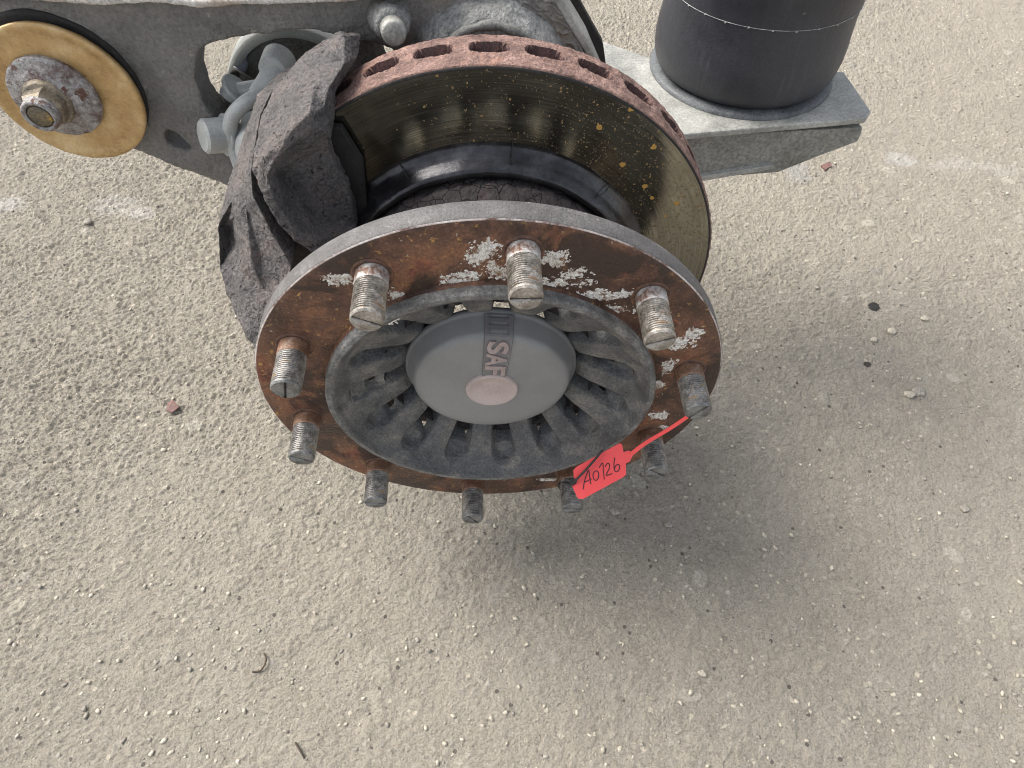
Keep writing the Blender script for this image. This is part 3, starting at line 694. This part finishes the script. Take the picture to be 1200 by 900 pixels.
# inboard half of the casting, behind the disc
outer = [(395, 45, .215), (415, 44, .222), (425, 70, .226), (405, 95, .200), (370, 125, .195), (330, 150, .195), (300, 150, .195), (300, 120, .205), (330, 85, .212), (360, 62, .214)]
lump('caliper_body', outer, [(365, 85, .205)], [], M_cal, cal, lambda p: p+Vector((.015, .05, -.03)), .003, 3, [('CLOUDS', .012, .003, .5)])

# ------------------------------------------------------------------ suspension arm
AY = .236
arm = thing('suspension_arm', 'dirty grey cast suspension arm with a large opening, behind the disc', 'suspension arm', (-.1, .26, .05))
def dense(loop, step=6):
    out = []
    for (a, b) in zip(loop, loop[1:]+loop[:1]):
        n = max(1, int(math.dist(a, b)/step)); out += [(a[0]+(b[0]-a[0])*k/n, a[1]+(b[1]-a[1])*k/n) for k in range(n)]
    return out
outl = [(-75, 15), (-30, -2), (5, 6), (28, 4), (50, 0), (110, 2), (183, 0), (200, 1), (233, 5), (300, 2), (400, 0), (454, -6), (520, -14), (600, -22), (640, -14), (655, 6), (672, 32), (688, 58), (699, 80), (712, 115), (700, 160), (600, 200),
        (500, 240), (400, 275), (330, 246), (267, 218), (215, 199), (165, 179), (140, 168), (100, 152), (40, 138), (-30, 110), (-75, 60)]
hole = [(231, 68), (234, 59), (244, 52), (276, 45), (300, 41), (353, 35), (384, 39), (411, 46), (440, 51), (462, 60), (470, 90), (450, 140), (400, 180), (330, 195), (280, 175), (254, 143), (238, 120), (229, 93)]
slot = [(191, 157), (195, 153), (203, 154), (210, 160), (217, 168), (226, 174), (225, 177), (216, 176), (205, 173), (196, 168)]
def holed(name, loops, y0, depth, mat, parent, voxel, rounds, disps):
    V2 = []; ed = []
    for L in loops:
        s = len(V2); V2 += [Vector((aty(u, v, y0).x, aty(u, v, y0).z)) for u, v in L]; ed += [(s+i, s+(i+1) % len(L)) for i in range(len(L))]
    vv, ee, ff, *_ = geometry.delaunay_2d_cdt(V2, ed, [], 0, 1e-6)
    # throw away triangles inside the openings
    def inside(p, L):
        c = False
        for (a, b) in zip(L, L[1:]+L[:1]):
            if (a.y > p.y) != (b.y > p.y) and p.x < (b.x-a.x)*(p.y-a.y)/(b.y-a.y)+a.x: c = not c
        return c
    s = 0; LL = []
    for L in loops: LL.append(V2[s:s+len(L)]); s += len(L)
    keep = []
    for f in ff:
        c = sum((vv[k] for k in f), Vector((0, 0)))/len(f)
        if inside(c, LL[0]) and not any(inside(c, h) for h in LL[1:]): keep.append(list(f))
    n = len(vv); W = [Vector((q.x, y0, q.y)) for q in vv]+[Vector((q.x, y0+depth, q.y)) for q in vv]
    fs = [tuple(f) for f in keep]+[tuple(k+n for k in reversed(f)) for f in keep]; cnt = set()
    for f in keep:
        for a, b in zip(f, f[1:]+f[:1]): cnt.add((a, b))
    for (a, b) in cnt:
        if (b, a) not in cnt: fs.append((b, a, a+n, b+n))
    me = mesh(name, W, fs); bm = bmesh.new(); bm.from_mesh(me); bmesh.ops.recalc_face_normals(bm, faces=bm.faces); bm.to_mesh(me); bm.free()
    o = link(name, me, mat, parent); rough_cast(o, voxel, rounds, disps); return o
holed('arm_plate', [outl, hole, slot], AY, .034, M_arm, arm, .0026, 3, [('CLOUDS', .02, .0030, .5), ('CLOUDS', .006, .0012, .5)])
# pale top flange of the arm
top = [(-60, -14), (47, 3), (110, 7.5), (183, 5), (200, 6), (217, 9), (233, 11), (265, 9), (300, 7), (400, 4), (460, 0), (520, -9)]
zt = [aty(u, v, AY-.012) for u, v in top]; V = []; Fc = []
for i, p in enumerate(zt):
    V += [p, p+Vector((0, 0, .006)), p+Vector((0, .12, .010)), p+Vector((0, .12, 0))]
for i in range(len(zt)-1):
    for k in range(4): a = i*4+k; b = i*4+(k+1) % 4; Fc.append((a, b, b+4, a+4))
Fc += [(3, 2, 1, 0), tuple(len(V)-4+k for k in range(4))]
me = mesh('top_flange', V, Fc); bm = bmesh.new(); bm.from_mesh(me); bmesh.ops.recalc_face_normals(bm, faces=bm.faces); bm.to_mesh(me); bm.free()
o = link('top_flange', me, M_strip, arm); rough_cast(o, .0024, 2, [('CLOUDS', .01, .002, .5)])
# big boss where the arm meets the axle, with its arched ridge
def disc_boss(name, u, v, y0, prof, mat, parent, n=72, jit=.0):
    c = aty(u, v, y0); me = lathe_y(name, prof, n, .004, (lambda r, y, T: (r, y+jit*(vno(T*10+3, r*200, 12)-.5))) if jit else None)
    o = link(name, me, mat, parent); o.location = (c.x, y0, c.z); return o
disc_boss('axle_boss', 574, 104, AY, [(0, -.022), (.055, -.022), (.066, -.018), (.074, -.006), (.080, .004)], M_boss, arm, 96, .006)
c = aty(574, 104, AY)
pts = [c+Vector((math.sin(R_(a))*.066, -.021+.001*math.sin(a), math.cos(R_(a))*.066*(1-.12*abs(math.sin(R_(a)))))) for a in range(-58, 68, 6)]
o = link('boss_ridge', tube('boss_ridge', pts, [.0035+.001*math.sin(i*2.1) for i in range(len(pts))], 10), M_dish, arm)
# weld bead wrinkles to the right of the boss
nu, nv = 90, 110; G = np.zeros((nv, nu, 3))
for i in range(nv):
    for j in range(nu):
        v = -12+i*(104/(nv-1)); u0 = 606+max(0, v)*.10; u1 = 652+v*.60
        u = u0+(u1-u0)*j/(nu-1); q = aty(u, v, AY-.001)
        wv_ = noise.noise(Vector((q.x*60+.35*noise.noise(q*90), 0, (q.z+q.x*.5)*230+1.6*noise.noise(Vector((q.x*70, 3, q.z*70))))))
        ed_ = min(1, j/8, (nu-1-j)/6, (nv-1-i)/6, i/6)
        q.y += .003-(.0035+.0050*max(0, .45-abs(wv_)*1.6))*ed_; G[i, j] = q
link('wrinkled_weld', grid_mesh('wrinkled_weld', G[::-1]), M_arm, arm)
# pale right edge and dark web behind it
edge = [aty(u, v, AY-.003) for u, v in ((640, -12), (652, -12), (672, 20), (690, 50), (701, 76), (716, 110), (706, 112), (686, 62), (666, 30))]
link('edge_rib', prism('edge_rib', edge, (0, .03, 0), .0015), M_plate, arm, smooth=False)
web = [aty(u, v, .30) for u, v in ((640, -30), (672, -12), (688, 18), (707, 52), (712, 90), (690, 120), (640, 60))]
link('rear_web', prism('rear_web', web, (0, .012, 0), .001), M_black, arm, smooth=False)
# bolt end on the arm, left of the boss
c = aty(459, 22, AY)
link('clamp_bolt_base', cyl('clamp_bolt_base', aty(457, 20, AY+.002), aty(460, 32, AY-.017), .0185, .0135, 28, .002), M_boss, arm)
link('clamp_bolt', cyl('clamp_bolt', aty(460, 32, AY-.015), aty(462, 40, AY-.030), .0105, .0098, 24, .0015), M_plate, arm)
# bushing: housing ring, rubber, tan washer, steel washer, nut, bolt
WC = Vector((-.3617, .225, .1463))
def at_w(dy): return (WC.x, WC.y+dy, WC.z)
def part_w(name, prof, mat, off=(0, 0), n=128, jit=0):
    me = lathe_y(name, prof, n, .003, (lambda r, y, T: (r*1.02+jit*.5*(vno(T*9, r*300, 2)-.5), y+jit*(vno(T*11, r*300, 9)-.5))) if jit else (lambda r, y, T: (r*1.02, y)))
    o = link(name, me, mat, arm); o.location = (WC.x+off[0], WC.y, WC.z+off[1]); return o
part_w('bush_housing', [(.0560, .020), (.0610, .012), (.0622, .014), (.0622, .075)], M_arm)
part_w('shade_ring', [(.054, .0085), (.0625, .0085), (.0636, .0100), (.0636, .014)], M_black, (-.0025, .0025))  # black ring set off-centre, standing in for the shadow beside the washer
part_w('rubber_bush', [(.03, .004), (.054, .005), (.056, .010), (.056, .020)], M_rubber)
part_w('tan_washer', [(.020, .001), (.030, .0005), (.040, -.0006), (.050, .0008), (.0575, -.0015), (.0602, -.0012), (.0612, .0008), (.0604, .0040), (.05, .0050)], M_tan, jit=.0006)
part_w('pitted_washer', [(.006, -.0125), (.016, -.0125), (.0215, -.010), (.030, -.0065), (.0345, -.0055), (.0353, -.003), (.0345, .002)], M_pitted, (-.008, .001), jit=.0012)
NC = Vector((WC.x-.010, WC.y-.0115, WC.z+.0012))
bm = bmesh.new(); hexv = []
for rr, yy in ((.0155, 0), (.0170, -.001), (.0170, -.0115), (.0150, -.0150)):
    hexv.append([bm.verts.new(NC+Vector((rr*math.cos(R_(60*k+12)), yy, rr*math.sin(R_(60*k+12))))) for k in range(6)])
for A, B in zip(hexv, hexv[1:]):
    for k in range(6): bm.faces.new((A[k], A[(k+1) % 6], B[(k+1) % 6], B[k]))
bm.faces.new(hexv[-1])
link('hex_nut', bm_mesh('hex_nut', bm), M_nut, arm, smooth=False)
link('nut_flange', cyl('nut_flange', NC+Vector((0, .002, 0)), NC+Vector((0, -.003, 0)), .0205, .0185, 36, .0008), M_nut, arm)
o = link('nut_collar', lathe_y('nut_collar', [(.0100, -.021), (.0112, -.0222), (.0128, -.0222), (.0140, -.021), (.0146, -.0145)], 40), M_pitted, arm); o.location = NC
link('bolt_end', cyl('bolt_end', NC+Vector((0, -.012, 0)), NC+Vector((0, -.0215, 0)), .0098, .0094, 28, .0008), M_bolt, arm)
# spring seat: top plate, box below, bottom lip, seat ring
ZP = .08
def sp(u, v, dz=0): return atz(u, v, ZP)+Vector((0, 0, dz))
seat = [sp(700, 46), sp(764, 68), sp(880, 78), sp(989, 84), sp(1003, 104), sp(1021, 130), sp(1016, 138), sp(905, 148), sp(805, 157), sp(745, 162), sp(690, 130)]
link('spring_seat', prism('spring_seat', seat, (0, 0, -.007), .0016), M_plate, arm, smooth=False)
pf = sp(805, 157); pr = sp(1016, 138); dirv = (pr-pf).normalized(); nrm = Vector((dirv.y, -dirv.x, 0)); base = pf-nrm*.005+Vector((0, 0, -.007))
box = [(745, 160), (805, 160), (1011, 149.5), (1009, 158), (1005, 166), (960, 183), (912, 202), (829, 209), (745, 214)]
link('seat_box', prism('seat_box', [atp(u, v, base, nrm) for u, v in box], -nrm*.12, .0012), M_plateb, arm, smooth=False)
base2 = pf-nrm*-.001
lip = [(780, 214), (829, 206), (907, 193.5), (909, 198), (829, 211.5), (780, 219)]
link('bottom_lip', prism('bottom_lip', [atp(u, v, base2, nrm) for u, v in lip], -nrm*.02, .0006), M_plate, arm, smooth=False)
# axle tube running away behind the disc
ax = thing('axle_tube', 'dark axle tube running back behind the brake disc', 'axle', (0, .4, -.06))
link('tube', lathe_y('tube', [(0, .188), (.062, .188), (.0635, .19), (.0635, .75), (0, .75)], 64), M_arm, ax)

# ------------------------------------------------------------------ air spring
AC = Vector((.2818, .3735, ZP))
air = thing('air_spring', 'black rubber air spring standing on the grey spring seat', 'air spring', AC)
RB = .0955
prof = [(0, .0045), (.078, .0045), (.086, .0058), (.0915, .009), (.0950, .0145), (.0972, .023), (.0982, .034), (.0978, .046), (.0962, .060), (.0950, .075), (.0953, .090), (.0968, .105), (.0988, .120), (.1, .20), (.0995, .24)]
o = link('bellows', lathe_z('bellows', [(r, z) for r, z in prof], 128), M_rubber, air); o.location = AC
o = link('seat_ring', lathe_z('seat_ring', [(.0990, .0004), (.0982, .0030), (.0960, .0048), (.088, .0055), (.080, .0055)], 128), M_ring, air); o.location = AC
ZL = .088
pts = [AC+Vector((math.cos(a), math.sin(a), 0))*.0954+Vector((0, 0, ZL)) for a in np.linspace(math.pi*.9, math.pi*2.1, 90)]
link('mould_line', tube('mould_line', pts, .00035, 6), M_line, air)
for a in np.linspace(math.pi*1.08, math.pi*1.95, 13):
    o = link('mould_nub', pebble_mesh('mould_nub', .0010, 3, .9), M_line, air); o.location = AC+Vector((math.cos(a), math.sin(a), 0))*.0956+Vector((0, 0, ZL+random.uniform(-.0005, .0003)))
for ch, u in (('6', 923), ('0', 937)):
    me = text_mesh('moulded_digit', ch, .0100, .0003, 0); o = link('moulded_digit', me, M_line, air, smooth=False)
    q = atz(u, 24, ZP+.098)-AC; a = math.degrees(math.atan2(q.y, q.x))
    n = Vector((math.cos(R_(a)), math.sin(R_(a)), 0)); t = Vector((-n.y, n.x, 0)); P = AC+n*.0958+Vector((0, 0, .0985))
    o.matrix_local = Matrix(((t.x, 0, n.x, P.x), (t.y, 0, n.y, P.y), (0, 1, 0, P.z), (0, 0, 0, 1)))

# ------------------------------------------------------------------ brake chamber seen through the opening
ch = thing('brake_chamber', 'pale grey painted brake chamber seen through the opening of the arm', 'brake chamber', (-.2, .35, .05))
CY = .315
c = aty(358, 112, CY)
def part_c(name, prof, mat, n=96):
    o = link(name, lathe_y(name, [(r*.92, y) for r, y in prof], n, .004), mat, ch); o.location = (c.x, CY, c.z); return o
part_c('chamber_shell', [(0, .0), (.048, 0), (.0520, -.004), (.0660, -.004), (.0690, .004), (.0690, .012)], M_dish)
part_c('clamp_ring', [(.0690, -.010), (.0730, -.013), (.0785, -.010), (.0805, -.002), (.0805, .010), (.0770, .016)], M_paint)
part_c('chamber_body', [(.0760, .010), (.0750, .05), (.065, .09), (0, .1)], M_paint)
part_c('shell_ridge', [(.0490, -.0005), (.0500, -.003), (.0515, -.0035), (.0530, -.001)], M_dish)
YF = .232
def cc(name, a, b, r1, r2=None, mat=M_paint, bv=.001): return link(name, cyl(name, a, b, r1, r2, 28, bv), mat, ch, smooth=False)
cc('slack_arm', aty(330, 78, .262), aty(303, 116, .235), .0125, .0105)
cc('pin_boss', aty(328, 70, .272), aty(320, 84, .250), .0150, .0130)
cc('push_rod', aty(280, 107, .262), aty(322, 100, .262), .0075)
cc('end_cylinder', aty(237, 160, .212), aty(266, 158, .224), .0150, .0155, M_paint, .002)
cc('end_flange', aty(262, 158, .222), aty(267, 158, .224), .0185, None, M_paint)
cc('hex_bolt', aty(269, 112, .262), aty(277, 100, .262), .0098, .0090)
cc('bolt_flange', aty(276, 106, .262), aty(279, 103, .262), .0150, None)
cc('support_tube', aty(262, 140, .275), aty(285, 85, .30), .012, .012, M_dish)
link('bent_lever', tube('bent_lever', smooth_path([aty(u, v, y) for u, v, y in ((318, 108, .240), (304, 112, .232), (286, 122, .222), (272, 138, .218), (270, 158, .216), (276, 178, .212), (282, 196, .205))], 5), .0066, 14), M_paint, ch)
c2 = aty(306, 178, .212)
o = link('piston_cover', lathe_y('piston_cover', [(0, -.016), (.012, -.015), (.020, -.010), (.0235, -.001), (.024, .03)], 64), M_paint, ch); o.location = c2
link('air_hose', tube('air_hose', smooth_path([aty(u, v, y) for u, v, y in ((298, 30, .34), (293, 48, .33), (285, 70, .315), (277, 88, .30), (272, 100, .285), (266, 112, .27))], 6), .0062, 14), M_hose, ch)
link('hose_clip', tube('hose_clip', smooth_path([aty(u, v, .285) for u, v in ((266, 97), (272, 87), (278, 86), (276, 96))], 4), .0022, 8), M_black, ch)

# ------------------------------------------------------------------ red tag with its strap and the black cable tie
TP = aty(700, 555, -.046); TN = Vector((-.02, -.66, .75)).normalized()
def tp(u, v, off=0): return atp(u, v, TP, TN)+TN*off
tagt = thing('numbered_tag', 'red plastic tag with handwritten A0126 hanging between the lower right studs', 'tag', TP)
body = [(672, 551), (676, 547), (726, 519.5), (729, 521), (731, 530), (736, 528), (739.5, 529), (741, 535), (738, 541), (733.5, 543), (733.8, 556), (731, 559), (684, 584.5), (679, 585), (676.5, 583), (670.5, 569.5), (674, 567.5), (676.5, 565), (675, 561), (672.5, 560)]
link('tag_plate', prism('tag_plate', [tp(u, v) for u, v in body], -TN*.0012, .00025), M_red, tagt, smooth=False)
e0 = tp(739, 533); e1 = aty(810, 486, -.034); wv = TN.cross((e1-e0).normalized()).normalized()*.0019
bm = bmesh.new(); prev = None
for i in range(13):
    t = i/12; c_ = e0.lerp(e1, t)-TN*(.0030*math.sin(t*math.pi))+wv*(.35*math.sin(t*2.2*math.pi)); w2 = wv*(1-.25*t)
    q = [bm.verts.new(c_+w2), bm.verts.new(c_-w2), bm.verts.new(c_-w2-TN*.0011), bm.verts.new(c_+w2-TN*.0011)]
    if prev:
        for k in range(4): bm.faces.new((prev[k], prev[(k+1) % 4], q[(k+1) % 4], q[k]))
    else: bm.faces.new(q)
    prev = q
bm.faces.new(prev[::-1])
link('tag_strap', bm_mesh('tag_strap', bm), M_red, tagt, smooth=False)
def zp(x, y): return (620+x/5.4545, 470+y/5.4545)    # enlarged view -> photo
strokes = [[(345, 562), (352, 520), (368, 470), (380, 440), (388, 490), (394, 530)], [(352, 520), (372, 510), (398, 497)],
           [(418, 450), (408, 470), (414, 498), (428, 506), (442, 490), (444, 462), (434, 446), (420, 449)],
           [(448, 425), (470, 395), (474, 440), (480, 500)],
           [(486, 420), (500, 398), (514, 405), (512, 430), (500, 455), (494, 474), (508, 472), (532, 462)],
           [(548, 362), (542, 400), (545, 440), (558, 452), (574, 440), (578, 415), (566, 405), (552, 416), (546, 434)]]
for s in strokes:
    link('ink_stroke', tube('ink_stroke', smooth_path([tp(*zp(x, y), .0002) for x, y in s], 4), .00042, 6), M_ink, tagt)
sb = Vector((-RS*math.sin(PHI+6*math.pi/5), 0, RS*math.cos(PHI+6*math.pi/5)))
tie = []
for k in range(0, 15):
    a = R_(-200+k*24); tie.append(sb+Vector((math.cos(a)*.0122, -.020-.006*math.cos(a), math.sin(a)*.0122)))
tagt2 = thing('cable_tie', 'thin black cable tie looped round a lower stud and through the red tag', 'cable tie', sb)
link('tie_loop', tube('tie_loop', smooth_path(tie, 3), .0011, 8), M_tie, tagt2)
link('tie_tail', tube('tie_tail', smooth_path([tp(671, 566, .001), tp(676, 560, .003), tp(690, 545, .0035), tp(706, 526, .004)], 5), [.0011]*15+[.0006], 8), M_tie, tagt2)
link('tie_head', prism('tie_head', [tp(u, v, .002) for u, v in ((666, 562), (672, 560), (676, 565), (670, 569))], -TN*.004, .0006), M_tie, tagt2, smooth=False)
e2 = aty(787, 509, .012); e3 = aty(804, 504.5, .002)
d = Vector((0, -.3, .9)).normalized()*.0022
tag(link('plastic_offcut', prism('plastic_offcut', [e2+d, e2-d, e3-d, e3+d], (0, .001, -.0008), .0002), M_paper, smooth=False), 'small white plastic strip end beside the right lower stud', 'strip')
